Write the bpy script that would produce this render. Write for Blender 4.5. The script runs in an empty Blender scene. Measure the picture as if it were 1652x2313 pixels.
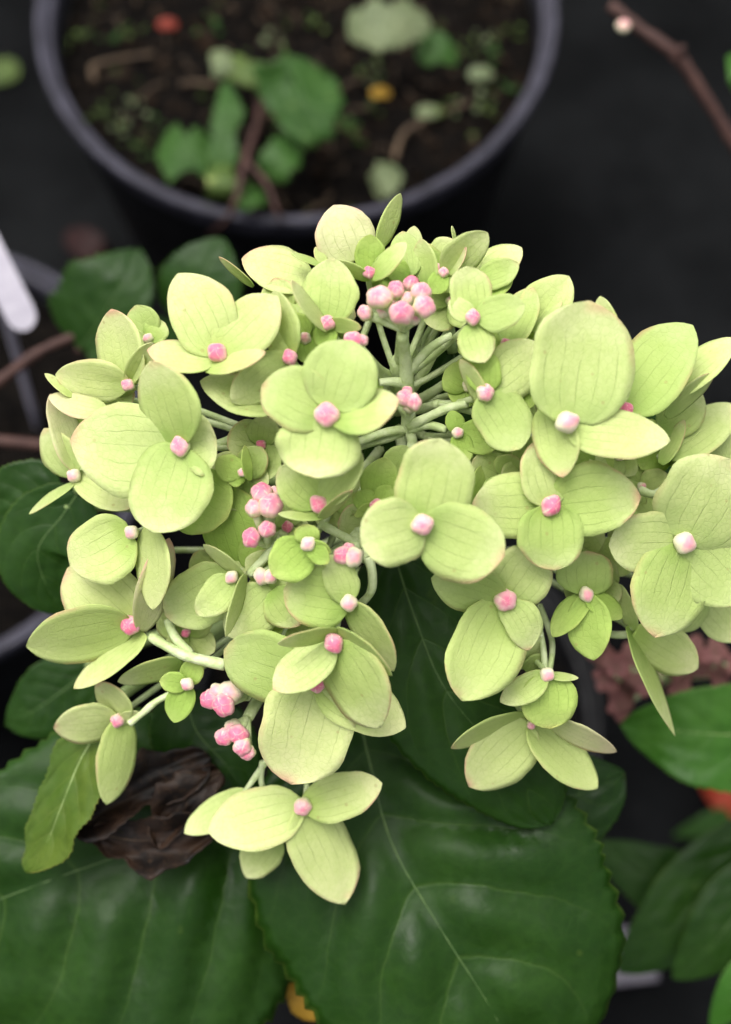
import bpy, math, random
from mathutils import Vector, noise
random.seed(7)
sc = bpy.context.scene
C = sc.collection

# ------------------------------------------------------------------ camera
PW, PH, FPX, D0 = 1652.0, 2313.0, 3000.0, 0.25     # photo size, focal length in photo px, distance to the flower head (m)
PITCH = math.radians(67)
CAM = Vector((0.0, 0.0, 0.594))
AR = Vector((1, 0, 0)); AU = Vector((0, math.sin(PITCH), math.cos(PITCH))); AF = Vector((0, math.cos(PITCH), -math.sin(PITCH)))
cd = bpy.data.cameras.new('camera'); cam = bpy.data.objects.new('camera', cd); C.objects.link(cam)
cam.location = CAM; cam.rotation_euler = (math.pi/2 - PITCH, 0, 0)
cd.sensor_fit = 'VERTICAL'; cd.sensor_height = 36; cd.sensor_width = 36
cd.lens = 36 * FPX / PH; cd.clip_start = 0.01; cd.clip_end = 200
cd.dof.use_dof = True; cd.dof.focus_distance = 0.238; cd.dof.aperture_fstop = cd.lens / 4.9
sc.camera = cam

# ------------------------------------------------------------------ world, sun, exposure (soft overcast daylight)
w = bpy.data.worlds.new('World'); sc.world = w; w.use_nodes = True
wn = w.node_tree.nodes; wl = w.node_tree.links
bg = wn['Background']; sky = wn.new('ShaderNodeTexSky'); sky.sky_type = 'NISHITA'; sky.sun_disc = False
SUN_EL, SUN_AZ = math.radians(74), math.radians(-50)      # azimuth measured from +Y towards +X
sky.sun_elevation = SUN_EL; sky.sun_rotation = SUN_AZ; sky.dust_density = 6.0; sky.air_density = 1.0
hs = wn.new('ShaderNodeHueSaturation'); hs.inputs['Saturation'].default_value = 0.22
wl.new(sky.outputs[0], hs.inputs['Color']); wl.new(hs.outputs[0], bg.inputs[0]); bg.inputs[1].default_value = 0.10
sd = bpy.data.lights.new('sun', 'SUN'); sun = bpy.data.objects.new('sun', sd); C.objects.link(sun)
sd.energy = 1.0; sd.angle = math.radians(40); sd.color = (1.0, 0.965, 0.9)
sdir = Vector((math.sin(SUN_AZ)*math.cos(SUN_EL), math.cos(SUN_AZ)*math.cos(SUN_EL), math.sin(SUN_EL)))
sun.rotation_euler = (-sdir).to_track_quat('-Z', 'Y').to_euler()
sun.location = (0, 0, 2)
sc.view_settings.view_transform = 'Standard'; sc.view_settings.look = 'None'
sc.view_settings.exposure = 1.34; sc.view_settings.gamma = 1.0
sc.render.engine = 'CYCLES'
sc.cycles.max_bounces = 4; sc.cycles.diffuse_bounces = 3; sc.cycles.transmission_bounces = 3; sc.cycles.glossy_bounces = 1
sc.cycles.caustics_reflective = False; sc.cycles.caustics_refractive = False

# ------------------------------------------------------------------ helpers
UNIT = D0 / FPX                                            # metres per photo px at the flower head
def P(x, y, z=0.0):                                        # photo px + height towards the camera -> world
    d = D0 - z * UNIT
    return CAM + AF*d + AR*((x - PW/2)/FPX*d) + AU*((PH/2 - y)/FPX*d)
def zd(depth): return (D0 - depth) / UNIT                  # z value of a distance from the camera
def on_plane(x, y, h):                                     # photo px -> point on the horizontal plane at height h
    r = AF + AR*((x - PW/2)/FPX) + AU*((PH/2 - y)/FPX)
    return CAM + r * ((h - CAM.z)/r.z)
def pix(p):
    v = Vector(p) - CAM; d = v.dot(AF)
    return (PW/2 + v.dot(AR)/d*FPX, PH/2 - v.dot(AU)/d*FPX, (D0 - d)/UNIT)
# crops the measurements were read from: origin and scale
CROP = {'A': (0, 400, 2.32), 'B': (500, 400, 2.32), 'C': (952, 400, 2.32), 'D': (0, 1000, 2.32), 'E': (500, 1000, 2.32),
        'F': (952, 1000, 2.32), 'G': (0, 1550, 1.8044), 'H': (752, 1550, 1.8044), 'I': (0, 0, 1.8044), 'J': (752, 0, 1.8044), 'S': (0, 0, 1.0)}
def cp(c, x, y):
    o = CROP[c]; return (o[0] + x/o[2], o[1] + y/o[2])

def tag(o, label=None, cat=None, group=None, kind=None):
    if label: o['label'] = label
    if cat: o['category'] = cat
    if group: o['group'] = group
    if kind: o['kind'] = kind
    return o
WLOC = {}
def add(o, parent, loc):
    C.objects.link(o); loc = Vector(loc); WLOC[o.name] = loc
    if parent is not None:
        o.parent = parent; o.location = loc - WLOC[parent.name]
    else: o.location = loc
    return o
def empty(name, loc):
    o = bpy.data.objects.new(name, None); o.empty_display_size = 0.01
    return add(o, None, loc)
def mesh_obj(name, verts, faces, mat, parent=None, origin=None, uvs=None, smooth=True, thick=0.0):
    """verts are world points; one mesh object whose origin sits at `origin`"""
    origin = Vector(origin) if origin is not None else Vector(verts[0])
    me = bpy.data.meshes.new(name)
    me.from_pydata([Vector(v) - origin for v in verts], [], faces)
    if uvs:
        lay = me.uv_layers.new(name='UVMap')
        for l in me.loops: lay.data[l.index].uv = uvs[l.vertex_index]
    if smooth: me.polygons.foreach_set('use_smooth', [True]*len(me.polygons))
    me.materials.append(mat); me.update()
    o = bpy.data.objects.new(name, me); add(o, parent, origin)
    if thick:
        s = o.modifiers.new('thickness', 'SOLIDIFY'); s.thickness = thick; s.offset = 0
    return o
def crom(pts, n):                                          # Catmull-Rom through points of any dimension
    out = []; m = len(pts)
    for i in range(m-1):
        p0, p1, p2, p3 = pts[max(i-1, 0)], pts[i], pts[i+1], pts[min(i+2, m-1)]
        for k in range(n):
            t = k/n
            out.append(tuple(0.5*(2*b + (c-a)*t + (2*a-5*b+4*c-d)*t*t + (3*b-a-3*c+d)*t**3) for a, b, c, d in zip(p0, p1, p2, p3)))
    out.append(tuple(pts[-1])); return out
def tube_geo(pts, radii, sides=7):
    V = []; F = []; U = []
    n = len(pts); prev = None
    for i, p in enumerate(pts):
        p = Vector(p)
        t = (Vector(pts[min(i+1, n-1)]) - Vector(pts[max(i-1, 0)])).normalized()
        if prev is None: a = t.orthogonal().normalized()
        else: a = (prev - t*prev.dot(t)).normalized()
        prev = a; b = t.cross(a)
        for k in range(sides):
            an = 2*math.pi*k/sides
            V.append(p + (a*math.cos(an) + b*math.sin(an))*radii[i]); U.append((k/sides, i/(n-1)))
    for i in range(n-1):
        for k in range(sides):
            k2 = (k+1) % sides
            F.append((i*sides+k, i*sides+k2, (i+1)*sides+k2, (i+1)*sides+k))
    F.append(tuple(reversed(range(sides)))); F.append(tuple(range((n-1)*sides, n*sides)))
    return V, F, U
def tube(name, pts, r0, r1, mat, parent=None, n=5, sides=7, wob=0.0, origin=None):
    ps = crom([tuple(p) for p in pts], n); m = len(ps)
    rad = [(r0 + (r1-r0)*i/(m-1))*(1 + wob*noise.noise(Vector(ps[i])*400)) for i in range(m)]
    V, F, U = tube_geo(ps, rad, sides)
    return mesh_obj(name, V, F, mat, parent, origin if origin is not None else pts[0], U)

# ------------------------------------------------------------------ materials
class NB:
    def __init__(s, name):
        s.m = bpy.data.materials.new(name); s.m.use_nodes = True; s.t = s.m.node_tree; s.t.nodes.clear()
        s.out = s.new('ShaderNodeOutputMaterial')
    def new(s, k, **kw):
        n = s.t.nodes.new(k)
        for a, b in kw.items(): setattr(n, a, b)
        return n
    def link(s, a, b): s.t.links.new(a, b)
    def put(s, sock, v):
        if isinstance(v, bpy.types.NodeSocket): s.link(v, sock)
        elif isinstance(v, (tuple, list)) and len(v) == 3 and sock.type == 'RGBA': sock.default_value = (*v, 1)
        else: sock.default_value = v
    def math(s, op, a, b=0.0, c=None, clamp=False):
        n = s.new('ShaderNodeMath', operation=op, use_clamp=clamp); s.put(n.inputs[0], a); s.put(n.inputs[1], b)
        if c is not None: s.put(n.inputs[2], c)
        return n.outputs[0]
    def smooth(s, x, a, b, lo=0.0, hi=1.0):
        n = s.new('ShaderNodeMapRange', interpolation_type='SMOOTHSTEP'); s.put(n.inputs[0], x)
        n.inputs[1].default_value = a; n.inputs[2].default_value = b; n.inputs[3].default_value = lo; n.inputs[4].default_value = hi
        return n.outputs[0]
    def mix(s, f, a, b, mode='MIX'):
        n = s.new('ShaderNodeMix', data_type='RGBA', blend_type=mode); s.put(n.inputs[0], f); s.put(n.inputs[6], a); s.put(n.inputs[7], b)
        return n.outputs[2]
    def noise(s, vec, scale, detail=2.0, rough=0.5, dims='3D'):
        n = s.new('ShaderNodeTexNoise', noise_dimensions=dims); n.inputs['Scale'].default_value = scale
        n.inputs['Detail'].default_value = detail; n.inputs['Roughness'].default_value = rough
        if vec is not None: s.link(vec, n.inputs['Vector'])
        return n.outputs[0]
    def coords(s):
        n = s.new('ShaderNodeTexCoord'); return n.outputs['Object'], n.outputs['UV']
    def uv(s):
        o, u = s.coords(); x = s.new('ShaderNodeSeparateXYZ'); s.link(u, x.inputs[0])
        uu = s.math('MULTIPLY_ADD', x.outputs[0], 2.0, -1.0)
        return o, uu, x.outputs[1]
    def rnd(s): return s.new('ShaderNodeObjectInfo').outputs['Random']
    def seeded(s, o):                                      # object coordinates shifted by a per-object amount
        v = s.new('ShaderNodeVectorMath', operation='ADD'); s.link(o, v.inputs[0])
        k = s.math('MULTIPLY', s.rnd(), 3.7); c = s.new('ShaderNodeCombineXYZ'); s.link(k, c.inputs[0]); s.link(k, c.inputs[1]); s.link(c.outputs[0], v.inputs[1])
        return v.outputs[0]
    def bump(s, h, strength=0.3, dist=0.001):
        n = s.new('ShaderNodeBump'); n.inputs['Strength'].default_value = strength; n.inputs['Distance'].default_value = dist
        s.link(h, n.inputs['Height']); return n.outputs[0]
    def surf(s, col, rough=0.5, spec=0.5, bump=None, transl=0.0, tcol=None, sss=0.0):
        p = s.new('ShaderNodeBsdfPrincipled'); s.put(p.inputs['Base Color'], col); s.put(p.inputs['Roughness'], rough)
        p.inputs['Specular IOR Level'].default_value = spec
        if bump is not None: s.link(bump, p.inputs['Normal'])
        if sss:
            p.inputs['Subsurface Weight'].default_value = sss; p.inputs['Subsurface Radius'].default_value = (1, .6, .4); p.inputs['Subsurface Scale'].default_value = 0.0008
        sh = p.outputs[0]
        if transl:
            t = s.new('ShaderNodeBsdfTranslucent'); s.put(t.inputs['Color'], tcol if tcol is not None else col)
            if bump is not None: s.link(bump, t.inputs['Normal'])
            mx = s.new('ShaderNodeMixShader'); mx.inputs[0].default_value = transl
            s.link(sh, mx.inputs[1]); s.link(t.outputs[0], mx.inputs[2]); sh = mx.outputs[0]
        s.link(sh, s.out.inputs[0]); return s.m

def sepal_mat(name, inner, mid, outer, blush, blush_amt, vein_amt):
    b = NB(name); o, u, v = b.uv(); so = b.seeded(o)
    au = b.math('ABSOLUTE', u)
    n1 = b.noise(so, 260, 3); n2 = b.noise(so, 900, 3)
    vv = b.math('ADD', v, b.math('MULTIPLY_ADD', n1, .5, -.25))
    col = b.mix(b.smooth(vv, .02, .45), inner, mid)
    col = b.mix(b.smooth(vv, .5, 1.05), col, outer)
    col = b.mix(b.smooth(au, .45, 1.0, 0, .12), col, outer)
    # per-sepal variation of ripeness
    col = b.mix(b.math('MULTIPLY', b.rnd(), .45), col, outer)
    rn2 = b.math('FRACT', b.math('MULTIPLY', b.rnd(), 17.3)); col = b.mix(b.smooth(rn2, .4, 1.0, 0, .5), col, inner)
    col = b.mix(b.smooth(n2, .40, .70, 0, .16), col, inner)
    # fine veins that fan out from the claw and fade towards the rim
    wob = b.math('MULTIPLY_ADD', n1, .20, -.10)
    us = b.math('ADD', u, b.math('MULTIPLY', wob, b.smooth(v, .1, .7)))
    pp = b.math('PINGPONG', b.math('MULTIPLY', us, 2.9), .5)
    vein = b.math('MULTIPLY', b.smooth(pp, .0, .06, 1, 0), b.smooth(n1, .30, .62, .45, 1))
    vein = b.math('MULTIPLY', vein, b.smooth(v, .05, .2)); vein = b.math('MULTIPLY', vein, b.smooth(v, .92, .40))
    vor = b.new('ShaderNodeTexVoronoi', feature='DISTANCE_TO_EDGE'); vor.inputs['Scale'].default_value = 900; b.link(so, vor.inputs['Vector'])
    net = b.smooth(vor.outputs[0], 0, .11, 1, 0)
    col = b.mix(b.math('MULTIPLY', net, .14), col, inner)
    vc = tuple(c*.62 for c in inner)
    col = b.mix(b.math('MULTIPLY', vein, vein_amt), col, vc)
    # blushed rim and tip
    edge = b.math('MAXIMUM', b.smooth(au, .82, 1.0), b.smooth(v, .86, 1.0))
    tipw = b.smooth(v, .25, .95, .25, 1.0)
    nb = b.smooth(b.noise(so, 110, 3), .46, .66)
    ed = b.math('MULTIPLY', b.math('MULTIPLY', edge, tipw), nb)
    col = b.mix(b.math('MULTIPLY', ed, blush_amt), col, blush)
    # small dry specks
    vs = b.new('ShaderNodeTexVoronoi'); vs.inputs['Scale'].default_value = 230; b.link(so, vs.inputs['Vector'])
    sp = b.math('MULTIPLY', b.smooth(vs.outputs['Distance'], .05, .10, 1, 0), .35)
    col = b.mix(sp, col, (.42, .30, .12))
    h = b.math('SUBTRACT', b.math('MULTIPLY', n2, .5), b.math('ADD', b.math('MULTIPLY', vein, .6), b.math('MULTIPLY', net, .25)))
    bp = b.bump(h, .45, .0003)
    return b.surf(col, .62, .13, bp, .40, b.mix(.30, col, (.66, .76, .22)))
LIME = sepal_mat('sepal_lime', (.36, .51, .12), (.54, .65, .22), (.72, .755, .40), (.72, .36, .26), .62, .42)
CREAM = sepal_mat('sepal_cream', (.46, .60, .16), (.64, .73, .29), (.78, .79, .43), (.78, .40, .32), .75, .42)
YOUNG_SHADED = sepal_mat('sepal_young_and_shaded', (.29, .45, .08), (.42, .58, .13), (.55, .66, .21), (.55, .40, .14), .35, .35)  # deeper green of young sepals, also painted on a few that lie in shade
BLUSH = sepal_mat('sepal_blush', (.50, .61, .22), (.68, .72, .38), (.80, .68, .48), (.78, .36, .34), .85, .45)
FADED = sepal_mat('sepal_faded_pink', (.22, .12, .10), (.30, .13, .13), (.26, .11, .10), (.18, .05, .05), .7, .4)
SM = {'l': LIME, 'c': CREAM, 'y': YOUNG_SHADED, 'b': BLUSH}

def bud_mat():
    b = NB('bud_pink'); o, u, v = b.uv(); so = b.seeded(o)
    n = b.noise(so, .9, 3); n2 = b.noise(so, 2.2, 3)
    vv = b.math('ADD', v, b.math('MULTIPLY_ADD', n, .5, -.25))
    vv = b.math('ADD', vv, b.math('MULTIPLY_ADD', b.rnd(), .26, -.12))
    col = b.mix(b.smooth(vv, .08, .36), (.64, .15, .24), (.71, .36, .38))
    col = b.mix(b.smooth(vv, .36, .58), col, (.58, .60, .30))
    col = b.mix(b.smooth(vv, .60, .85), col, (.36, .48, .15))
    col = b.mix(b.smooth(n2, .52, .72, 0, .35), col, (.78, .62, .52))
    seam = b.smooth(b.math('PINGPONG', b.math('MULTIPLY_ADD', u, 2.0, .25), .5), .0, .12, 1, 0)
    col = b.mix(b.math('MULTIPLY', b.math('MULTIPLY', seam, .55), b.smooth(n2, .35, .6)), col, (.76, .68, .50))
    return b.surf(col, .5, .25, b.bump(n2, .25, .0004))
BUD = bud_mat()
def bud_pale():
    b = NB('bud_pale'); o, u, v = b.uv(); so = b.seeded(o); n = b.noise(so, 1.3, 3)
    vv = b.math('ADD', v, b.math('MULTIPLY_ADD', n, .4, -.2))
    col = b.mix(b.smooth(vv, .05, .4), (.72, .30, .34), (.66, .62, .42)); col = b.mix(b.smooth(vv, .5, .9), col, (.48, .60, .26))
    return b.surf(col, .48, .35, b.bump(n, .3, .0003))
BUDP = bud_pale()
def stem_mat(name, c1, c2, sc_=300, rough=.5):
    b = NB(name); o, uv_ = b.coords(); so = b.seeded(o); n = b.noise(so, sc_, 4, .6); n2 = b.noise(so, sc_*6, 2)
    col = b.mix(b.smooth(n, .35, .65), c1, c2)
    return b.surf(col, rough, .35, b.bump(b.math('ADD', n, n2), .35, .0005))
STEM = stem_mat('stem_pale_green', (.40, .49, .21), (.56, .63, .36))
TWIG = stem_mat('twig_reddish', (.034, .013, .010), (.065, .030, .023), 200, .65)
WOOD = stem_mat('stem_brown', (.045, .028, .016), (.085, .055, .03), 150, .7)

def leaf_mat(name, base, light, vein, edge, rough=.42, nv=6.0, mottle=.6, spec=.19):
    b = NB(name); o, u, v = b.uv(); so = b.seeded(o); au = b.math('ABSOLUTE', u)
    n1 = b.noise(so, 38, 4, .55); n2 = b.noise(so, 420, 3); n3 = b.noise(so, 90, 3)
    col = b.mix(b.smooth(n1, .38, .68, 0, mottle), base, light)
    col = b.mix(b.smooth(n2, .35, .7, 0, .35), col, tuple(c*.7 for c in base))
    # yellowed patches
    col = b.mix(b.smooth(n3, .69, .78, 0, .45), col, edge)
    s_ = b.math('SUBTRACT', v, b.math('MULTIPLY', b.math('POWER', au, 1.25), .30))
    s_ = b.math('ADD', s_, b.math('MULTIPLY_ADD', n3, .035, -.0175))
    pp = b.math('PINGPONG', b.math('MULTIPLY', s_, nv), .5)
    lat = b.math('MULTIPLY', b.smooth(pp, .0, .045, 1, 0), b.smooth(au, .97, .25, .15, 1))
    vor = b.new('ShaderNodeTexVoronoi', feature='DISTANCE_TO_EDGE'); vor.inputs['Scale'].default_value = 330; b.link(so, vor.inputs['Vector'])
    net = b.smooth(vor.outputs[0], 0, .09, 1, 0)
    col = b.mix(b.math('MULTIPLY', lat, .42), col, vein)
    col = b.mix(b.math('MULTIPLY', net, .07), col, vein)
    col = b.mix(b.math('MULTIPLY', b.smooth(b.math('ADD', au, b.math('MULTIPLY_ADD', n3, .1, -.05)), .975, 1.0), .35), col, edge)
    h = b.math('SUBTRACT', b.math('ADD', b.math('MULTIPLY', n2, .35), b.math('MULTIPLY', b.noise(so, 170, 2), 1.6)), b.math('ADD', b.math('MULTIPLY', lat, .5), b.math('MULTIPLY', net, .06)))
    return b.surf(col, b.smooth(n1, .3, .7, rough-.06, rough+.14), spec, b.bump(h, .40, .0005), .12, light)
LEAF = leaf_mat('leaf_dark_green', (.0088, .033, .0022), (.0185, .057, .0045), (.042, .085, .014), (.09, .14, .02))
LEAFB = leaf_mat('leaf_mid_green', (.030, .105, .010), (.055, .15, .016), (.09, .19, .04), (.20, .32, .06), .34)
LEAFC = leaf_mat('leaf_curled_olive', (.05, .095, .012), (.11, .15, .02), (.14, .18, .04), (.30, .28, .07), .42)
LEAFW = leaf_mat('weed_green', (.019, .060, .007), (.033, .085, .012), (.18, .34, .1), (.2, .3, .08), .5, 5)
LEAFP = leaf_mat('leaf_pale', (.10, .13, .06), (.155, .18, .09), (.55, .60, .38), (.5, .5, .25), .5, 5)
LEAFL = leaf_mat('leaf_lime', (.042, .075, .012), (.075, .11, .022), (.30, .42, .14), (.3, .36, .1), .5, 5)
LEAFR = leaf_mat('leaf_red', (.16, .02, .010), (.24, .03, .012), (.40, .10, .04), (.3, .08, .02), .5, 5)
LEAFDR = leaf_mat('leaf_dark_red', (.012, .003, .003), (.018, .004, .003), (.14, .04, .03), (.12, .04, .02), .55, 5)
LEAFY = leaf_mat('leaf_yellow', (.34, .19, .02), (.42, .25, .03), (.70, .48, .12), (.45, .25, .04), .5, 5)
def dead_mat():
    b = NB('leaf_withered_brown'); o, u, v = b.uv(); so = b.seeded(o)
    n = b.noise(so, 120, 5, .65); n2 = b.noise(so, 700, 3)
    col = b.mix(b.smooth(n, .36, .66), (.004, .0025, .002), (.026, .013, .007)); col = b.mix(b.smooth(n2, .55, .75, 0, .5), col, (.05, .028, .015))
    return b.surf(col, .6, .25, b.bump(b.math('ADD', n, n2), .4, .0006), .05)
DEAD = dead_mat()
def plain(name, c1, c2, sc_, rough=.5, spec=.4, bstr=.3, bdist=.001):
    b = NB(name); o, uv_ = b.coords(); n = b.noise(o, sc_, 5, .6); n2 = b.noise(o, sc_*7, 2)
    return b.surf(b.mix(b.smooth(n, .35, .68), c1, c2), b.smooth(n2, .3, .7, rough-.08, rough+.1), spec, b.bump(b.math('ADD', n2, n), bstr, bdist))
PLASTIC = plain('pot_black_plastic', (.0025, .0025, .003), (.005, .005, .006), 60, .5, .12, .15)
RIMPL = plain('pot_rim_scuffed', (.020, .019, .027), (.044, .042, .058), 90, .5, .22, .2)
SOIL = plain('potting_compost', (.002, .0016, .0014), (.0075, .0058, .0045), 160, .9, .06, .9, .003)
CRUMB = plain('bark_crumb', (.004, .003, .002), (.024, .014, .008), 60, .85, .1, .6, .001)
MOSS = plain('moss_green', (.018, .030, .006), (.042, .06, .014), 120, .85, .2, .6, .001)
TAGM = plain('label_white_plastic', (.22, .205, .25), (.27, .25, .30), 40, .4, .4, .05)
GREYPL = plain('label_grey_plastic', (.05, .045, .06), (.075, .067, .085), 40, .45, .4, .05)
def ground_mat():
    b = NB('ground_fabric_black'); o, uv_ = b.coords()
    w1 = b.new('ShaderNodeTexWave', bands_direction='X'); w1.inputs['Scale'].default_value = 260; b.link(o, w1.inputs[0])
    w2 = b.new('ShaderNodeTexWave', bands_direction='Y'); w2.inputs['Scale'].default_value = 260; b.link(o, w2.inputs[0])
    n = b.noise(o, 9, 5, .6); n2 = b.noise(o, 60, 4)
    col = b.mix(b.smooth(n, .35, .7), (.0014, .0016, .0018), (.006, .0065, .007)); col = b.mix(b.smooth(n2, .58, .8, 0, .35), col, (.011, .011, .011))
    h = b.math('ADD', b.math('MULTIPLY', w1.outputs[1], w2.outputs[1]), n2)
    return b.surf(col, .75, .04, b.bump(h, .4, .001))
GROUND = ground_mat()

# ------------------------------------------------------------------ generic curved blades: sepals and leaves in photo space
PROF = [(0, .30), (.08, .61), (.2, .87), (.36, .99), (.5, 1.0), (.64, .93), (.78, .755), (.88, .53), (.95, .30), (1, .02)]
PROFR = [(0, .36), (.08, .68), (.2, .91), (.36, 1.0), (.5, 1.0), (.64, .965), (.78, .83), (.88, .63), (.95, .38), (1, .02)]
PROFB = [(0, .15), (.1, .5), (.25, .8), (.42, .97), (.58, 1.0), (.72, .93), (.85, .68), (.94, .35), (1, .02)]
PROFN = [(0, .25), (.1, .55), (.25, .88), (.4, 1.0), (.55, .93), (.7, .74), (.83, .48), (.93, .22), (1, .02)]
PROFL = [(0, .10), (.05, .40), (.14, .72), (.28, .95), (.42, 1.0), (.58, .92), (.72, .72), (.84, .46), (.93, .22), (1, .01)]
def prof(tab, v):
    for i in range(len(tab)-1):
        a, b = tab[i], tab[i+1]
        if v <= b[0] + 1e-9:
            p0 = tab[max(i-1, 0)]; p3 = tab[min(i+2, len(tab)-1)]
            t = (v - a[0])/(b[0]-a[0]); m1 = (b[1]-p0[1])/(b[0]-p0[0])*(b[0]-a[0]); m2 = (p3[1]-a[1])/(p3[0]-a[0])*(b[0]-a[0])
            return (2*t**3-3*t*t+1)*a[1] + (t**3-2*t*t+t)*m1 + (-2*t**3+3*t*t)*b[1] + (t**3-t*t)*m2
    return tab[-1][1]
def sepal(parent, base, tip, hw, zb, zt, grad, mat, roll=0.0, bend=0.0, arch=None, cup=None, tab=PROF, name='sepal', nu=10, nv=16, thick=.00012):
    """base, tip: photo px; zb, zt: heights; hw: half width in px; grad: slope of the floret's plane"""
    dx, dy = tip[0]-base[0], tip[1]-base[1]; L = math.hypot(dx, dy)
    ux, uy = dx/L, dy/L; lx, ly = -uy, ux
    L3 = math.hypot(L, zt-zb)
    if arch is None: arch = random.uniform(-.03, .10)
    if cup is None: cup = random.uniform(-.10, .16)
    sd_ = random.uniform(0, 100); curl = random.uniform(-.05, .07)*L3; fold = random.uniform(.0, .09); asym = random.uniform(-.09, .09); ph1 = random.uniform(0, 6.28); amp = random.uniform(.03, .10)
    V = []; U = []; F = []
    for j in range(nv+1):
        v = .45*j/nv + .55*(1-math.cos(math.pi*j/nv))/2; ww = prof(tab, v)
        for i in range(nu+1):
            u = -1 + 2*i/nu
            ej = 1 + .055*noise.noise(Vector((v*3.2, sd_ + (7 if u > 0 else 0), 0)))*2 + .03*noise.noise(Vector((v*16, sd_+3+(7 if u > 0 else 0), 0)))
            hwv = hw*ww*(1 + (ej-1)*abs(u)**2)*(1 + asym*(1 if u > 0 else -1)*math.sin(math.pi*v))
            sb = bend*L*math.sin(math.pi*v*.9)
            x = base[0] + ux*L*v + lx*(u*hwv + sb); y = base[1] + uy*L*v + ly*(u*hwv + sb)
            z = zb + (zt-zb)*v + arch*L3*math.sin(math.pi*v) + curl*v**3
            z += (grad[0]*lx + grad[1]*ly)*(u*hwv) + roll*u*ww
            z += cup*hw*ww*u*u - fold*hw*(1-abs(u))*ww
            z += amp*hw*ww*u*math.sin(v*5.2 + ph1 + (1.1 if u > 0 else 0))
            z += .09*hw*ww*noise.noise(Vector((u*1.3+sd_, v*2.6, 1.7)))*2*abs(u)
            z += .02*hw*noise.noise(Vector((u*3+sd_, v*5, 4.2)))
            V.append(P(x, y, z)); U.append((u*.5+.5, v))
    for j in range(nv):
        for i in range(nu):
            a = j*(nu+1)+i; F.append((a, a+1, a+nu+2, a+nu+1))
    return mesh_obj(name, V, F, mat, parent, P(base[0], base[1], zb), U, True, thick)

def leaf(parent, pts, hw, mat, tab=PROFL, name='leaf', nu=26, nv=84, cup=-.06, quilt=.030, serr=.028, nveins=6.0, teeth=30, roll=0.0, wave=.03, rib=None, irr=.05, crumple=0.0, thick=.0003, ribmat=None, ribr=2.6, hole=None):
    """pts: list of (x, y, z) along the midrib in photo space; hw: half width px (or a pair left/right)"""
    sp = crom(pts, 12); n = len(sp)
    hl, hr = hw if isinstance(hw, tuple) else (hw, hw)
    def at(v):
        f = v*(n-1); i = min(int(f), n-2); t = f-i
        return [a + (b-a)*t for a, b in zip(sp[i], sp[i+1])]
    sd_ = random.uniform(0, 100); V = []; U = []; F = []; mid = []
    for j in range(nv+1):
        v = j/nv; p = at(v); q = at(min(v+.01, 1)); q0 = at(max(v-.01, 0))
        tx, ty = q[0]-q0[0], q[1]-q0[1]; l = math.hypot(tx, ty) or 1; tx /= l; ty /= l; lx, ly = -ty, tx
        ww = prof(tab, v); mid.append(None)
        for i in range(nu+1):
            u = -1 + 2*i/nu; h = hr if u > 0 else hl; au = abs(u)
            tooth = ((v*teeth) % 1.0)
            hv = h*ww*(1 + (serr*(tooth-.5)*2*(au**8)) + irr*noise.noise(Vector((v*4, sd_ + (5 if u > 0 else 0), 0)))*au + irr*.4*noise.noise(Vector((v*11, sd_ + 2 + (5 if u > 0 else 0), 0)))*au)
            x = p[0] + lx*u*hv; y = p[1] + ly*u*hv
            s = (v - .30*au**1.25)*nveins; pp = abs((s % 1.0) - 0); pp = min(pp, 1-pp)       # distance to the nearest side vein
            z = p[2] + cup*h*ww*u*u + quilt*h*math.sqrt(pp*2)*(1-au**4)*min(1, au*5)*ww + roll*u*ww
            z += wave*h*2*au*noise.noise(Vector((u*1.1+sd_, v*3.5, .3))) + .05*h*noise.noise(Vector((u*.9+sd_, v*1.8, 2.3)))
            z += .034*h*noise.noise(Vector((u*4.5+sd_, v*8, 6.1))) + crumple*h*(1.3*noise.noise(Vector((u*1.5+sd_, v*2.6, 8.1))) + .3*noise.noise(Vector((u*4+sd_, v*7, 5.7))))
            if i == nu//2: mid[-1] = P(x, y, z + 1.0)
            V.append(P(x, y, z)); U.append((u*.5+.5, v))
    for j in range(nv):
        for i in range(nu):
            if hole and hole(-1+2*(i+.5)/nu, (j+.5)/nv): continue
            a = j*(nu+1)+i; F.append((a, a+1, a+nu+2, a+nu+1))
    o = mesh_obj(name, V, F, mat, parent, P(*pts[0]), U, True, thick)
    if rib is not False:
        rr = ribr*UNIT
        m2 = mid[::4] + [mid[-1]]
        rad = [rr*(1-.8*i/(len(m2)-1)) for i in range(len(m2))]
        Vt, Ft, Ut = tube_geo(m2, rad, 6)
        mesh_obj('midrib', Vt, Ft, ribmat or RIB, o, P(*pts[0]), Ut)
    return o
RIB = stem_mat('leaf_rib', (.05, .095, .025), (.075, .125, .035))
RIBL = stem_mat('leaf_rib_light', (.22, .30, .10), (.28, .36, .14))

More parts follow.
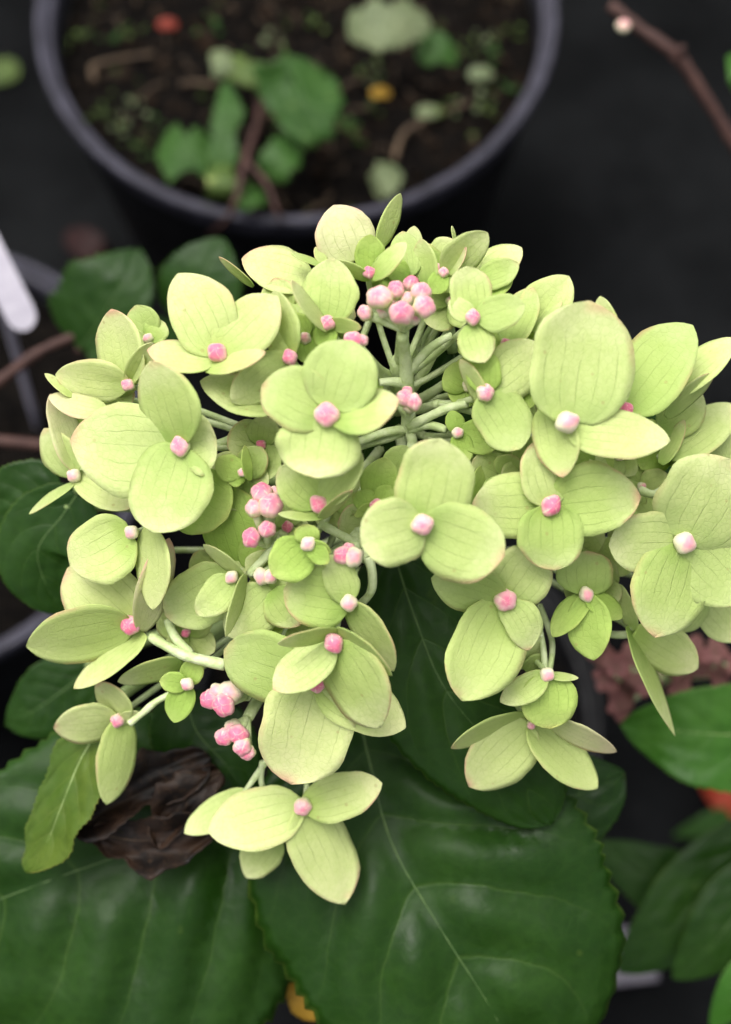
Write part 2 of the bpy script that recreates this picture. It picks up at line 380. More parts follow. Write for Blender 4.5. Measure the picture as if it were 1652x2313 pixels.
# ------------------------------------------------------------------ the setting
def lathe(profile, c, seg=96):
    V = []; F = []; U = []
    m = len(profile)
    for k in range(seg):
        a = 2*math.pi*k/seg
        for r, z in profile: V.append(Vector((c[0]+r*math.cos(a), c[1]+r*math.sin(a), z))); U.append((k/seg, z))
    for k in range(seg):
        k2 = (k+1) % seg
        for i in range(m-1): F.append((k*m+i, k2*m+i, k2*m+i+1, k*m+i+1))
    return V, F, U
def ground():
    N = 60; V = []; F = []
    for j in range(N+1):
        for i in range(N+1):
            x = -1+2*i/N; y = -1+2*j/N; X = math.copysign(abs(x)**3, x)*30; Y = .3 + math.copysign(abs(y)**3, y)*30
            V.append(Vector((X, Y, .0025*noise.noise(Vector((X*9, Y*9, 0))) if abs(x) < .5 and abs(y) < .5 else 0)))
    for j in range(N):
        for i in range(N):
            a = j*(N+1)+i; F.append((a, a+1, a+N+2, a+N+1))
    tag(mesh_obj('ground', V, F, GROUND, None, (0, 0, 0)), 'black woven weed-control fabric laid under the pots', 'ground', kind='structure')
ground()
def pot(c, R, top, bottom, label, soil_label, soil_drop=.018, group='black nursery pots', stuff=True, rimmat=None):
    root = empty('plant_pot', (c[0], c[1], bottom)); tag(root, label, 'plant pot', group)
    rb = R*.78
    V, F, U = lathe([(.002, bottom+.003), (rb, bottom+.003), (rb+.001, bottom+.006), (R-.004, top-.016), (R-.0042, top-.014), (R-.0062, top-.014), (rb-.0016, bottom+.008), (.002, bottom+.008)], c)
    mesh_obj('pot_wall', V, F, PLASTIC, root, (c[0], c[1], bottom), U)
    # rolled lip: an outer roll, a shallow groove, an inner step
    V, F, U = lathe([(R-.0035, top-.0138), (R-.0020, top-.0135), (R-.0012, top-.008), (R-.0002, top-.0052), (R+.0006, top-.0030), (R+.0003, top-.0008), (R-.0012, top), (R-.0026, top-.0009),
                     (R-.0034, top-.0035), (R-.0046, top-.0042), (R-.0056, top-.0040), (R-.0066, top-.0062), (R-.0068, top-.0135), (R-.0035, top-.0138)], c, 128)
    mesh_obj('rim', V, F, rimmat or RIMPL, root, (c[0], c[1], bottom), U)
    # compost: one lumpy sheet plus crumbs
    zs = top - soil_drop; V = []; F = []; nr, ns = 22, 60; rs = R - .0075
    hgt = lambda x, y: zs + .004*noise.noise(Vector((x*70, y*70, 3))) + .0025*noise.noise(Vector((x*190, y*190, 5)))
    V.append(Vector((c[0], c[1], hgt(c[0], c[1]))))
    for i in range(1, nr+1):
        for k in range(ns):
            a = 2*math.pi*k/ns; r = rs*i/nr; x = c[0]+r*math.cos(a); y = c[1]+r*math.sin(a); V.append(Vector((x, y, hgt(x, y))))
    for k in range(ns):
        F.append((0, 1+k, 1+(k+1) % ns))
        for i in range(nr-1):
            a = 1+i*ns; F.append((a+k, a+ns+k, a+ns+(k+1) % ns, a+(k+1) % ns))
    so = tag(mesh_obj('potting_soil', V, F, SOIL, None, (c[0], c[1], zs)), soil_label, 'soil')
    if stuff:
        for nm, mt, cnt, lo, hi in (('bark_crumbs', CRUMB, 900, .0008, .0030), ('moss_tufts', MOSS, 170, .0010, .0032)):
            V = []; F = []
            for q in range(cnt):
                a = random.uniform(0, 6.283); r = rs*math.sqrt(random.random())*.97
                x = c[0]+r*math.cos(a); y = c[1]+r*math.sin(a)
                if nm == 'moss_tufts' and noise.noise(Vector((x*28, y*28, 9))) < .05: continue
                z = hgt(x, y); s = random.uniform(lo, hi); b = len(V)
                ax = [Vector((random.gauss(0, 1), random.gauss(0, 1), random.gauss(0, .6))).normalized()*s*random.uniform(.5, 1.3) for _ in range(3)]
                p = Vector((x, y, z + s*.4))
                V += [p+ax[0], p-ax[0], p+ax[1], p-ax[1], p+ax[2], p-ax[2]]
                for t in ((0, 2, 4), (2, 1, 4), (1, 3, 4), (3, 0, 4), (2, 0, 5), (1, 2, 5), (3, 1, 5), (0, 3, 5)): F.append(tuple(b+k for k in t))
            tag(mesh_obj(nm, V, F, mt, so, (c[0], c[1], zs), smooth=False), kind='stuff')
        V = []; F = []
        for q in range(150):                               # dead stalks and root fibres tangled on the compost
            a = random.uniform(0, 6.283); r = rs*math.sqrt(random.random())*.92; d = random.uniform(0, 6.283); L = random.uniform(.004, .016)
            pts = []
            for t in range(5):
                x = c[0]+r*math.cos(a) + math.cos(d)*L*t/4; y = c[1]+r*math.sin(a) + math.sin(d)*L*t/4; d += random.uniform(-.35, .35)
                if math.hypot(x-c[0], y-c[1]) > rs*.98: break
                pts.append(Vector((x, y, hgt(x, y) + .001 + .004*math.sin(t*.8)*random.random())))
            if len(pts) < 3: continue
            v_, f_, u_ = tube_geo(pts, [random.uniform(.0002, .0005)]*len(pts), 4); k0 = len(V)
            V += v_; F += [tuple(k0+i for i in f) for f in f_]
        tag(mesh_obj('stalk_litter', V, F, WOOD, so, (c[0], c[1], zs)), kind='stuff')
    return root, hgt

RIM_B = .170
pc = on_plane(671, 8, RIM_B)
potB, soilB = pot((pc.x, pc.y), .108, RIM_B, 0, 'black nursery pot with scuffed grey rim behind the flower head, weeds in it', 'dark mossy compost in the weedy pot behind the flower head')
# pot at the left, only its rim and a white plant label show
pl = on_plane(-215, 1010, .150)
potL, soilL = pot((pl.x, pl.y), .090, .150, 0, 'black nursery pot with the white plant label standing in it', 'dark compost under the white plant label', stuff=False)

# ------------------------------------------------------------------ the hydrangea
# the panicle's axis is a vertical stem: photo px/height at the top, then straight down in the world
AX_TOP = P(907, 735, 300)
def axis(t): return AX_TOP + Vector((0, 0, -t))
BASE = Vector((AX_TOP.x, AX_TOP.y, .10))
plant = empty('hydrangea_plant', BASE)
tag(plant, 'lime green hydrangea in sharp focus, pink buds and large dark leaves', 'hydrangea')
tube('main_stem', [axis(.012), axis(.04), axis(.09), axis(.16), BASE], .0016, .0035, STEM, plant, sides=10)
ph, soilH = pot((AX_TOP.x+.004, AX_TOP.y+.01),   .080, .100, 0, 'black nursery pot under the lime green hydrangea', 'dark compost around the lime hydrangea stem', stuff=False, rimmat=PLASTIC)

DC = (850.0, 980.0); DK = .00055; DZ0 = 330.0
def dome(x, y): return DZ0 - DK*((x-DC[0])**2 + (y-DC[1])**2)
def dgrad(x, y): g = -2*DK*.55; return (g*(x-DC[0]), g*(y-DC[1]))

def bud_mesh(name, lobes=4, el=1.0, groove=.13, seg=20, rings=12):
    V = []; F = []; U = []
    V.append(Vector((0, 0, el*.97))); U.append((.5, 0))
    for i in range(1, rings):
        ph_ = math.pi*i/rings
        for k in range(seg):
            th = 2*math.pi*k/seg
            r = 1 - groove*(1-abs(math.cos(lobes*th/2)))**2*math.sin(ph_)**.5*(1 if ph_ < 1.9 else .3) + .03*math.cos(lobes*th)*math.sin(ph_)
            if ph_ > 2.1: r *= 1-.12*(ph_-2.1)
            r *= 1 + .06*noise.noise(Vector((math.cos(th)*1.7, math.sin(th)*1.7, ph_*1.3 + lobes))); V.append(Vector((r*math.sin(ph_)*math.cos(th), r*math.sin(ph_)*math.sin(th), el*r*math.cos(ph_)*(1 - .10*math.cos(ph_)*abs(math.cos(lobes*th/2))*.5)))); U.append((k/seg, i/rings))
    V.append(Vector((0, 0, -el))); U.append((.5, 1))
    for k in range(seg):
        k2 = (k+1) % seg; F.append((0, 1+k, 1+k2)); l = 1+(rings-2)*seg; F.append((len(V)-1, l+k2, l+k))
        for i in range(rings-2):
            a = 1+i*seg; F.append((a+k, a+seg+k, a+seg+k2, a+k2))
    me = bpy.data.meshes.new(name); me.from_pydata(V, [], F); lay = me.uv_layers.new(name='UVMap')
    for l in me.loops: lay.data[l.index].uv = U[l.vertex_index]
    me.polygons.foreach_set('use_smooth', [True]*len(me.polygons)); return me
BM = {}
for key, (lb, el, gr, mt) in {'p4': (4, .95, .09, BUD), 'p5': (5, 1.05, .05, BUD), 'w4': (4, .95, .09, BUDP), 'w5': (5, 1.05, .05, BUDP)}.items():
    BM[key] = bud_mesh('bud_'+key, lb, el, gr); BM[key].materials.append(mt)
def bud(parent, x, y, z, r, direction, key='p4', name='bud'):
    o = bpy.data.objects.new(name, BM[key]); p = P(x, y, z)
    add(o, parent, p)
    o.rotation_mode = 'QUATERNION'
    q = Vector(direction).to_track_quat('Z', 'Y')
    from mathutils import Quaternion
    o.rotation_quaternion = q @ Quaternion((0, 0, 1), random.uniform(0, 6.28))
    s = r*UNIT; o.scale = (s*random.uniform(.86, 1.1), s*random.uniform(.86, 1.08), s*random.uniform(.85, 1.05)); return o
def cam_dir(gx, gy):                                       # outward direction of a tilted floret: mostly towards the viewer
    return (AR*(-gx) + AU*gy - AF).normalized()
NODES = {}
def attach(p):                                             # the side-branch node a pedicel springs from; branches join the axis lower down
    hv = Vector((p.x - AX_TOP.x, p.y - AX_TOP.y, 0)); h = hv.length
    if h < .016: return Vector((AX_TOP.x, AX_TOP.y, min(p.z - .5*h - .008, AX_TOP.z - .02)))
    key = (int((math.atan2(hv.y, hv.x)/(2*math.pi) + 1)*9 + .5) % 9, int(p.z/.026))
    if key not in NODES:
        r_ = min(.5*h, .026); n = Vector((AX_TOP.x, AX_TOP.y, 0)) + hv/h*r_
        n.z = min(p.z - .45*(h-r_) - .010, AX_TOP.z - .018)
        e = Vector((AX_TOP.x, AX_TOP.y, max(.2, min(n.z - .55*r_, AX_TOP.z - .03))))
        tube('branch', [n, n*.55 + e*.45 + Vector((0, 0, -.0015)), e], .0008, .0012, STEM, plant, n=5, sides=8, wob=.15)
        NODES[key] = n
    return NODES[key]

def floret(crop, cx, cy, sepals, dz=0, mat='l', budr=21, bk='p4', grad=None, z=None, ped=True):
    """cx, cy and the sepals' (tip x, tip y, half width, options) are in crop pixels; heights in photo px"""
    k = CROP[crop][2]; x, y = cp(crop, cx, cy)
    z0 = (dome(x, y) if z is None else z) + dz; g = dgrad(x, y) if grad is None else grad
    c = P(x, y, z0); nrm = cam_dir(*g)
    e = attach(c)
    m1 = c - nrm*.012
    if ped:
        pts = [c - nrm*.0012, c - nrm*.006, (m1*.6 + e*.4), e]
        rads = (.0005, .0007)
    else:
        pts = [c - nrm*.0012, c - nrm*.006, c - nrm*.012]; rads = (.0007, .0007)
    fl = tube('floret', pts, rads[0], rads[1], STEM, plant, n=4, sides=6, origin=c)
    for q, s in enumerate(sepals):
        op = s[3] if len(s) > 3 else {}
        tip = cp(crop, s[0], s[1]); hw = s[2]/k*1.04
        b = cp(crop, *op['b']) if 'b' in op else (x, y)
        dx, dy = tip[0]-b[0], tip[1]-b[1]; L = math.hypot(dx, dy)
        lay = op.get('lay', -7 if q % 2 == 0 else 2)
        zb = z0 + lay + op.get('zb', -4) + g[0]*(b[0]-x) + g[1]*(b[1]-y)
        zt = zb + g[0]*dx + g[1]*dy + op.get('dz', random.uniform(-.02, .14)*L)
        r = op.get('roll')
        if r is None:
            want = .40*L; r = 0 if hw > .33*L else op.get('s', random.choice((-1, 1)))*min(.22*L, math.sqrt(max(want*want-hw*hw, 0)))
        mm = SM[op.get('m', mat)]
        tb = op.get('t'); tb = {'r': PROFR, 'n': PROFN, None: (PROFR if hw > .52*L else PROF)}[tb]
        sepal(fl, b, tip, hw, zb, zt, g, mm, roll=r, bend=op.get('bend', random.uniform(-.03, .03)), arch=op.get('arch'), cup=op.get('cup'), tab=tb)
    if budr:
        nb = (nrm + Vector((0, 0, .25))).normalized()
        bud(fl, x, y, z0 + budr*.22, budr*.93, nb, bk)
    return fl

def B(x, y): return {'b': (x, y)}
# ---- upper left
floret('A', 945, 1410, [(368, 1375, 238, {'dz': 10}), (792, 962, 148, {'dz': 45}), (1135, 1372, 160, {'dz': -10, 't': 'r'}), (795, 1860, 205, {'dz': 25, 't': 'r'})], 55, 'l', 24)
floret('A', 940, 1610, [(1195, 1785, 172, {'t': 'r'}), (1060, 1690, 100)], -60, 'y', 0)
floret('A', 1140, 920, [(928, 508, 168, {'dz': 30}), (1455, 625, 142, {'dz': 40}), (772, 905, 78, {'dz': 40, 'b': (1120, 968), 'bend': -.02}), (1392, 915, 48, {'b': (1075, 1010), 'dz': 70, 's': 1})], 40, 'c', 23)
floret('A', 672, 1090, [(583, 692, 118, {'dz': 30}), (292, 1032, 108, {'dz': 10}), (802, 868, 58, {'dz': 60}), (255, 1150, 62, {'b': (560, 1225), 'm': 'b'}), (235, 1030, 24, {'b': (380, 1150)})], -10, 'c', 16)
floret('D', 388, 172, [(700, 335, 82, {'m': 'c'}), (155, 376, 22, {'b': (390, 210)}), (232, -75, 88, {}), (262, -255, 75, {'m': 'b', 'b': (400, 140)})], -20, 'l', 19, 'w4')
floret('B', 360, 945, [(282, 592, 82, {'dz': 40}), (238, 800, 62, {}), (52, 1178, 112, {'dz': 10}), (-110, 1068, 100, {'b': (330, 1185), 'lay': -45, 'm': 'l'})], -10, 'l', 20)
# ---- upper middle
floret('B', 553, 1245, [(214, 1092, 158, {'dz': 10, 't': 'r'}), (690, 857, 186, {'dz': 5, 't': 'r', 'b': (575, 1215)}), (932, 1168, 112, {'dz': 25}), (492, 1577, 216, {'dz': 15, 't': 'r', 'b': (535, 1270)})], 85, 'l', 26)
floret('B', 556, 765, [(585, 424, 142, {'dz': 25}), (368, 538, 36, {'b': (560, 810), 'dz': 80}), (535, 905, 62, {'m': 'y'}), (735, 790, 40, {'dz': 40})], -10, 'l', 18)
floret('B', 470, 530, [(108, 425, 112, {'dz': 20, 'm': 'c'}), (-12, 418, 20, {'b': (170, 575)}), (365, 398, 17, {'b': (535, 465), 'zb': 40})], -90, 'l', 0)
floret('B', 775, 500, [(592, 146, 148, {'b': (700, 440), 'm': 'b', 'zb': -50, 'dz': 30, 'lay': -30}), (940, 86, 46, {'b': (830, 370), 'm': 'c', 'zb': -40}), (782, 300, 80, {'m': 'y', 'dz': 40}), (972, 345, 52, {'b': (785, 535), 'dz': 60}), (598, 440, 34, {'b': (780, 535), 'dz': 30}), (494, 366, 28, {'b': (545, 450), 'm': 'c', 'zb': -60})], -20, 'l', 14)
floret('B', 985, 520, [(950, 284, 88, {}), (1012, 256, 46, {'b': (1000, 400), 'm': 'b', 'zb': -50}), (1050, 322, 60, {'b': (1085, 570), 'dz': 20}), (870, 480, 60, {'m': 'y'})], -50, 'l', 0)
floret('B', 1165, 500, [(1398, 292, 92, {'dz': 40}), (1208, 256, 9, {'b': (1226, 335), 'zb': -40}), (1282, 366, 22, {'b': (1195, 515), 'm': 'b', 'dz': 40}), (1100, 610, 55, {'m': 'y'})], -30, 'l', 14)
floret('C', 300, 540, [(528, 372, 88, {'m': 'c', 'zb': -30}), (512, 455, 74, {'dz': 30}), (480, 530, 52, {'m': 'y', 'b': (330, 615)})], -20, 'l', 0)  # last sepal lies in shadow; its shade is put into the deeper green
# ---- upper right
floret('C', 270, 735, [(238, 468, 108, {'dz': 10, 't': 'r'}), (545, 672, 92, {'dz': 10, 'b': (290, 740)}), (332, 972, 96, {'dz': 0, 'b': (255, 770)}), (146, 645, 58, {'dz': -10})], 70, 'l', 18)
floret('C', 445, 880, [(590, 580, 92, {}), (775, 520, 128, {'b': (540, 830), 'm': 'c', 'lay': -25}), (738, 655, 26, {'b': (580, 810)}), (770, 700, 30, {'b': (640, 790), 'm': 'c'}), (560, 960, 90, {})], 0, 'l', 15)
floret('C', 335, 1130, [(202, 955, 46, {'b': (330, 1200), 'dz': 30}), (318, 895, 92, {'m': 'y', 'dz': 10}), (640, 880, 140, {}), (520, 1425, 140, {'dz': 0, 't': 'r'}), (610, 1170, 95, {'m': 'y', 'lay': -20})], 10, 'l', 22, 'p5')
floret('C', 765, 1285, [(885, 648, 262, {'dz': 20, 'b': (795, 1290), 't': 'r', 'cup': .1}), (740, 1575, 118, {'b': (665, 1190), 'dz': 0, 'zb': -34, 'arch': 0, 'lay': 0, 'bend': -.03, 'm': 'c'}), (1305, 1385, 122, {'dz': 20, 'b': (770, 1330), 'roll': 14, 'cup': .02, 'm': 'c'}), (937, 624, 70, {'b': (1020, 960), 'zb': -50})], 120, 'l', 27, 'w4')
floret('C', 1062, 1222, [(1425, 778, 180, {'dz': 10}), (1650, 848, 88, {'b': (1290, 1130), 'zb': -50, 'm': 'c'}), (1535, 1026, 46, {'b': (1280, 1260), 'zb': -30}), (900, 1000, 90, {'lay': -30})], 95, 'l', 22)
floret('C', 1300, 1460, [(1660, 1200, 112, {}), (1380, 1272, 42, {'b': (1255, 1505)}), (1470, 1130, 110, {'b': (1260, 1330)})], -20, 'l', 0)
floret('C', 190, 1340, [(410, 1405, 88, {'m': 'y'}), (242, 1495, 58, {}), (158, 1222, 48, {})], -130, 'y', 14, 'w5')
floret('C', 420, 1440, [(560, 1620, 140, {}), (300, 1640, 110, {}), (250, 1470, 90)], -190, 'y', 0)
floret('F', 290, 330, [(320, 116, 55, {}), (420, 260, 70, {}), (200, 250, 50)], -130, 'y', 0)
# ---- right
floret('F', 1380, 525, [(983, 540, 152, {'dz': 0, 't': 'r'}), (1620, 85, 262, {'dz': 30, 't': 'r'}), (1222, 1020, 192, {'dz': 15}), (1690, 830, 180, {'dz': 10})], 115, 'l', 27, 'w4')
floret('F', 1470, 270, [(1610, -75, 172, {'t': 'r'}), (1330, 190, 60)], -10, 'l', 0)
floret('F', 1470, 790, [(1690, 1030, 125, {}), (1330, 990, 90)], -20, 'l', 0)
floret('F', 680, 330, [(1150, 282, 186, {'dz': 15}), (690, 670, 168, {'dz': 20, 't': 'r'}), (262, 330, 170, {'dz': -35, 'bend': -.02}), (598, -10, 132, {'dz': -25, 'm': 'l'})], 45, 'l', 25)
floret('F', 440, 825, [(625, 565, 150, {'dz': 10, 't': 'r'}), (52, 712, 122, {'dz': 0}), (212, 1352, 195, {'dz': 30, 'm': 'c'}), (555, 1092, 98, {'dz': 20, 'bend': -.12})], 10, 'l', 25, 'p5')
floret('F', 865, 795, [(872, 566, 142, {'dz': 5, 't': 'r'}), (905, 1140, 110, {'dz': 25, 'm': 'y'}), (688, 1018, 68, {'dz': 0, 'm': 'y'}), (1052, 922, 62, {'dz': -10, 'm': 'y'})], -20, 'l', 20, 'w4')
floret('F', 1120, 985, [(1330, 1537, 42, {'b': (1080, 960), 'bend': .0, 'dz': 20, 't': 'n'}), (1450, 1185, 122, {'dz': 0, 'm': 'c'}), (1040, 740, 40, {})], -30, 'l', 0)
floret('F', 660, 1215, [(668, 1500, 138, {'dz': 15, 't': 'r', 'm': 'y'}), (412, 1357, 72, {'dz': 0}), (824, 1232, 22, {'dz': 10})], 30, 'l', 17, 'w4')
floret('F', 540, 1190, [(624, 1016, 46, {}), (640, 1110, 40, {})], -60, 'l', 0)
floret('H', 808, 158, [(483, 255, 40, {'b': (805, 118), 'dz': 40, 's': 1}), (556, 410, 122, {'dz': -20}), (1080, 415, 84, {'dz': -10}), (1158, 265, 42, {'b': (880, 140), 'dz': 30, 's': -1, 'm': 'b'})], 0, 'c', 12)
# ---- centre
floret('E', 1055, 430, [(1142, -24, 196, {'dz': 10, 't': 'r'}), (732, 530, 168, {'dz': 10, 't': 'r'}), (1486, 590, 196, {'dz': 25, 't': 'r'})], 95, 'l', 25)
floret('E', 515, 325, [(303, 128, 118, {'dz': 10}), (738, 56, 84, {'dz': 20, 'm': 'l'}), (298, 372, 26, {'b': (545, 385), 'dz': 30}), (690, 250, 28, {'b': (510, 400), 'dz': 60})], 0, 'l', 23)
floret('E', 815, 330, [(862, 76, 98, {'m': 'y'}), (688, 280, 60, {}), (698, 385, 30), (930, 250, 70, {})], -50, 'y', 18)
floret('E', 455, 530, [(266, 694, 120, {'dz': 10}), (562, 632, 52, {}), (452, 428, 66, {}), (576, 575, 40)], 30, 'y', 17, 'w4')
floret('E', 670, 840, [(327, 770, 154, {'dz': 5, 't': 'r'}), (566, 588, 88, {'dz': 0}), (905, 1198, 80, {'dz': 0})], 5, 'l', 22, 'w4')
floret('E', 590, 1050, [(270, 1292, 112, {'dz': 20}), (295, 1052, 38, {'b': (610, 985), 'dz': 40, 's': 1}), (838, 1492, 150, {'dz': 10}), (895, 1222, 42, {'b': (600, 975), 'dz': 50, 's': -1})], 80, 'l', 23)
floret('E', 500, 1262, [(14, 1085, 176, {'dz': -30, 't': 'r'}), (368, 1790, 238, {'dz': 10, 't': 'r', 'm': 'c'}), (968, 1492, 140, {'dz': -20, 'm': 'c'})], 30, 'l', 22)
# ---- lower left
floret('D', 690, 470, [(366, 640, 170, {'dz': 5, 't': 'r'}), (802, 876, 86, {'b': (785, 440), 'dz': 10})], 30, 'c', 19, 'w4')
floret('D', 685, 955, [(352, 660, 190, {'dz': -10, 't': 'r', 'm': 'c', 'b': (690, 930)}), (138, 1062, 142, {'dz': 40}), (388, 1288, 66, {'b': (760, 1000), 'dz': 20}), (888, 500, 84, {'b': (740, 985), 'dz': -5, 'm': 'b'})], 10, 'c', 23, 'p5')
floret('D', 1215, 705, [(866, 905, 152, {'lay': -35, 't': 'r'}), (1033, 902, 90, {'dz': 30}), (1066, 533, 32, {'b': (1275, 700), 'dz': 40}), (1182, 1017, 32, {'b': (1285, 690), 'dz': 50})], -30, 'l', 16, 'w4')
floret('D', 1430, 770, [(1188, 1010, 130, {}), (1570, 960, 110, {}), (1500, 700, 70)], -60, 'l', 0)
floret('D', 1290, 660, [(1150, 220, 165, {}), (1400, 500, 90, {})], -110, 'y', 0)  # dark sepal behind the buds: deeper green stands in for the shade
floret('D', 1270, 155, [(1128, 95, 72, {}), (1285, 12, 26, {'b': (1310, 200)}), (1200, 215, 50, {})], -60, 'y', 10, 'w5')
floret('D', 982, 1265, [(1035, 1128, 60, {}), (836, 1250, 56, {}), (913, 1467, 72, {'dz': 20}), (618, 1252, 56, {'b': (960, 1150), 'm': 'l', 'zb': -25})], 20, 'y', 18, 'w4')
floret('D', 617, 1455, [(283, 1495, 102, {'dz': 20}), (505, 1258, 68, {'b': (680, 1440), 'dz': 10}), (553, 1895, 98, {'b': (655, 1440), 'dz': 20}), (745, 1425, 34, {})], 20, 'c', 18)
# ---- bottom
floret('G', 1235, 490, [(846, 588, 122, {'dz': 40}), (1558, 395, 96, {'dz': 15}), (1402, 890, 126, {'dz': 30}), (754, 602, 66, {'b': (1030, 440), 'zb': -40, 'm': 'l'}), (1004, 780, 78, {'b': (1130, 610), 'zb': -40, 'm': 'l'})], 25, 'c', 24, 'p5')

# ---- smaller florets deeper in the head, seen between the others
st = random.getstate(); random.seed(33)
for fx, fy, fz in [(545, 1075, -120), (590, 1005, -150), (470, 1120, -120), (640, 705, -90), (690, 765, -70), (735, 700, -90), (520, 800, -80), (560, 850, -110), (860, 610, -120),
                   (990, 610, -80), (1020, 680, -110), (1085, 770, -90), (1110, 1000, -150), (1140, 1080, -130), (1210, 1060, -120), (1330, 1060, -120), (1400, 1030, -110), (1450, 1100, -110), (1500, 1000, -90), (1290, 1240, -110),
                   (1350, 1330, -90), (1420, 1230, -120), (330, 1100, -90), (200, 1000, -60), (250, 890, -60), (560, 1230, -130), (625, 1300, -120), (700, 1330, -110), (590, 1380, -100), (650, 1190, -130), (760, 1120, -150), (830, 1190, -150), (880, 1080, -170),
                   (700, 1060, -140), (480, 1290, -110), (420, 1430, -70), (800, 880, -190), (760, 800, -130), (1060, 870, -150), (335, 765, -120), (240, 1260, -70), (1560, 1130, -90), (1180, 900, -130), (1130, 1380, -90), (700, 1480, -90)]:
    a0 = random.uniform(0, 6.28); sp = []
    for q in range(4):
        a = a0 + q*1.571 + random.uniform(-.25, .25); L = random.uniform(48, 84)
        sp.append((fx + math.cos(a)*L, fy + math.sin(a)*L, L*random.uniform(.42, .60), {'dz': random.uniform(-.1, .4)*L}))
    floret('S', fx, fy, sp, fz, random.choice('lllyy'), random.uniform(11, 16), random.choice(('w4', 'p4', 'w5')))
random.setstate(st)

# ---- bud clusters: short stalks that carry closed buds
def cluster(crop, root, buds, dz=0, z=None, key='p5', elong=1.0):
    k = CROP[crop][2]; rx, ry = cp(crop, *root)
    zc = (dome(rx, ry) if z is None else z) + dz
    r0 = P(rx, ry, zc - 45); e = attach(r0)
    cl = tube('bud_cluster', [r0, r0*.5 + e*.5 + Vector((0, 0, -.002)), e], .0011, .0014, STEM, plant, n=5, origin=r0)
    for b in buds:
        x, y = cp(crop, b[0], b[1]); zz = zc + b[3]; d = (P(x, y, zz) - P(rx, ry, zc-80)).normalized()
        d = (d + cam_dir(0, 0)*.5 + Vector((0, 0, .3))).normalized()
        tp = P(x, y, zz)
        tube('bud_stalk', [tp - d*b[2]/k*UNIT*.6, tp*.5 + r0*.5, r0], .0009, .0007, STEM, cl, n=3, sides=6)
        bud(cl, x, y, zz, b[2]/k*1.04, d, b[4] if len(b) > 4 else key)
    return cl
cluster('B', (955, 800), [(830, 632, 58, 25), (915, 592, 44, 0), (996, 560, 40, -30), (1046, 606, 48, -5), (1062, 680, 52, 25), (945, 715, 60, 40), (755, 712, 40, -25), (880, 655, 38, -8), (975, 640, 36, -10, 'w5'), (1012, 745, 30, -5, 'w5'), (850, 700, 34, -10, 'w5')], 30)
cluster('B', (985, 1230), [(965, 1160, 42, 10), (1010, 1180, 42, 14), (985, 1200, 36, 0, 'w5'), (975, 1125, 26, -10)], -40)
cluster('B', (720, 900), [(690, 858, 44, 0), (740, 858, 32, -6)], 10)
cluster('D', (1400, 540), [(1372, 262, 48, 20), (1420, 330, 56, 30), (1332, 345, 46, 22), (1402, 455, 48, 20), (1318, 498, 46, 5), (1440, 260, 30, 0, 'w5')], -40)
cluster('D', (1420, 650), [(1370, 700, 42, 0, 'w5'), (1420, 700, 40, 5, 'w5')], -70)
cluster('E', (690, 640), [(640, 590, 48, 0), (695, 600, 46, 5, 'w5'), (668, 560, 36, -8)], 0)
cluster('D', (1290, 1330), [(1100, 1345, 50, 0), (1172, 1375, 58, 20), (1210, 1305, 62, -5, 'w5'), (1140, 1300, 40, -5, 'w5'), (1190, 1345, 40, 10)], -10)
cluster('G', (1010, 130), [(915, 205, 40, 0), (972, 195, 42, 8), (990, 245, 42, 14), (1010, 270, 30, 10), (950, 165, 34, -10, 'w5')], 0)

# ---- panicle branches that show in the gaps
def branch(crop, pts, r0=.0011, r1=.0008):
    q = []
    for x, y, z in pts: px, py = cp(crop, x, y); q.append(P(px, py, z))
    return tube('branch', q, r0*.78, r1*.78, STEM, plant, n=6, sides=8, wob=.15)
branch('B', [(985, 1330, 90), (978, 1150, 150), (965, 960, 220), (950, 830, 290)], .0019, .0012)
branch('B', [(975, 1030, 190), (1060, 930, 215), (1130, 870, 230), (1210, 830, 240)], .0011, .0009)
branch('B', [(968, 1080, 170), (900, 1072, 190), (830, 1075, 200)], .0012, .0010)
branch('B', [(985, 1310, 110), (1080, 1260, 140), (1180, 1215, 160), (1290, 1185, 180)], .0013, .0010)
branch('B', [(985, 1320, 105), (1090, 1300, 130), (1180, 1325, 150)], .0014, .0009)
branch('B', [(985, 1330, 95), (1000, 1400, 120), (940, 1480, 150)], .0012, .0010)
branch('B', [(975, 1320, 95), (860, 1340, 120), (710, 1390, 140)], .0013, .0010)
branch('B', [(975, 1330, 85), (840, 1380, 110), (690, 1420, 120)], .0011, .0009)
branch('A', [(1460, 1290, 130), (1300, 1345, 120), (1130, 1405, 130)], .0014, .0011)
branch('A', [(1500, 1480, 90), (1330, 1490, 100), (1200, 1500, 110)], .0010, .0009)
branch('E', [(520, 425, 240), (620, 480, 210), (720, 530, 170), (830, 560, 110)], .0010, .0012)
branch('E', [(770, 600, 190), (792, 690, 185), (780, 790, 165), (690, 880, 130)], .0012, .0009)
branch('E', [(720, 440, 160), (735, 520, 150), (760, 620, 170)], .0012, .0012)
branch('D', [(1480, 500, 180), (1400, 590, 170), (1310, 690, 150)], .0012, .0010)
branch('D', [(790, 1015, 70), (900, 1080, 90), (1010, 1125, 100), (1180, 1165, 110)], .0012, .0014)
branch('D', [(880, 930, 60), (920, 1020, 80), (1000, 1110, 95)], .0010, .0012)
branch('D', [(960, 1290, 10), (830, 1350, 10), (745, 1420, 0), (680, 1470, -5)], .0009, .0009)
branch('F', [(600, 900, 40), (635, 1050, 50), (650, 1200, 75)], .0008, .0007)
branch('F', [(620, 850, -40), (685, 1040, 10), (670, 1200, 60)], .0008, .0007)
branch('F', [(900, 960, -60), (1000, 1005, -40), (1160, 1000, -25)], .0010, .0009)
branch('F', [(1150, 250, 60), (1220, 270, 80), (1290, 230, 90)], .0011, .0011)
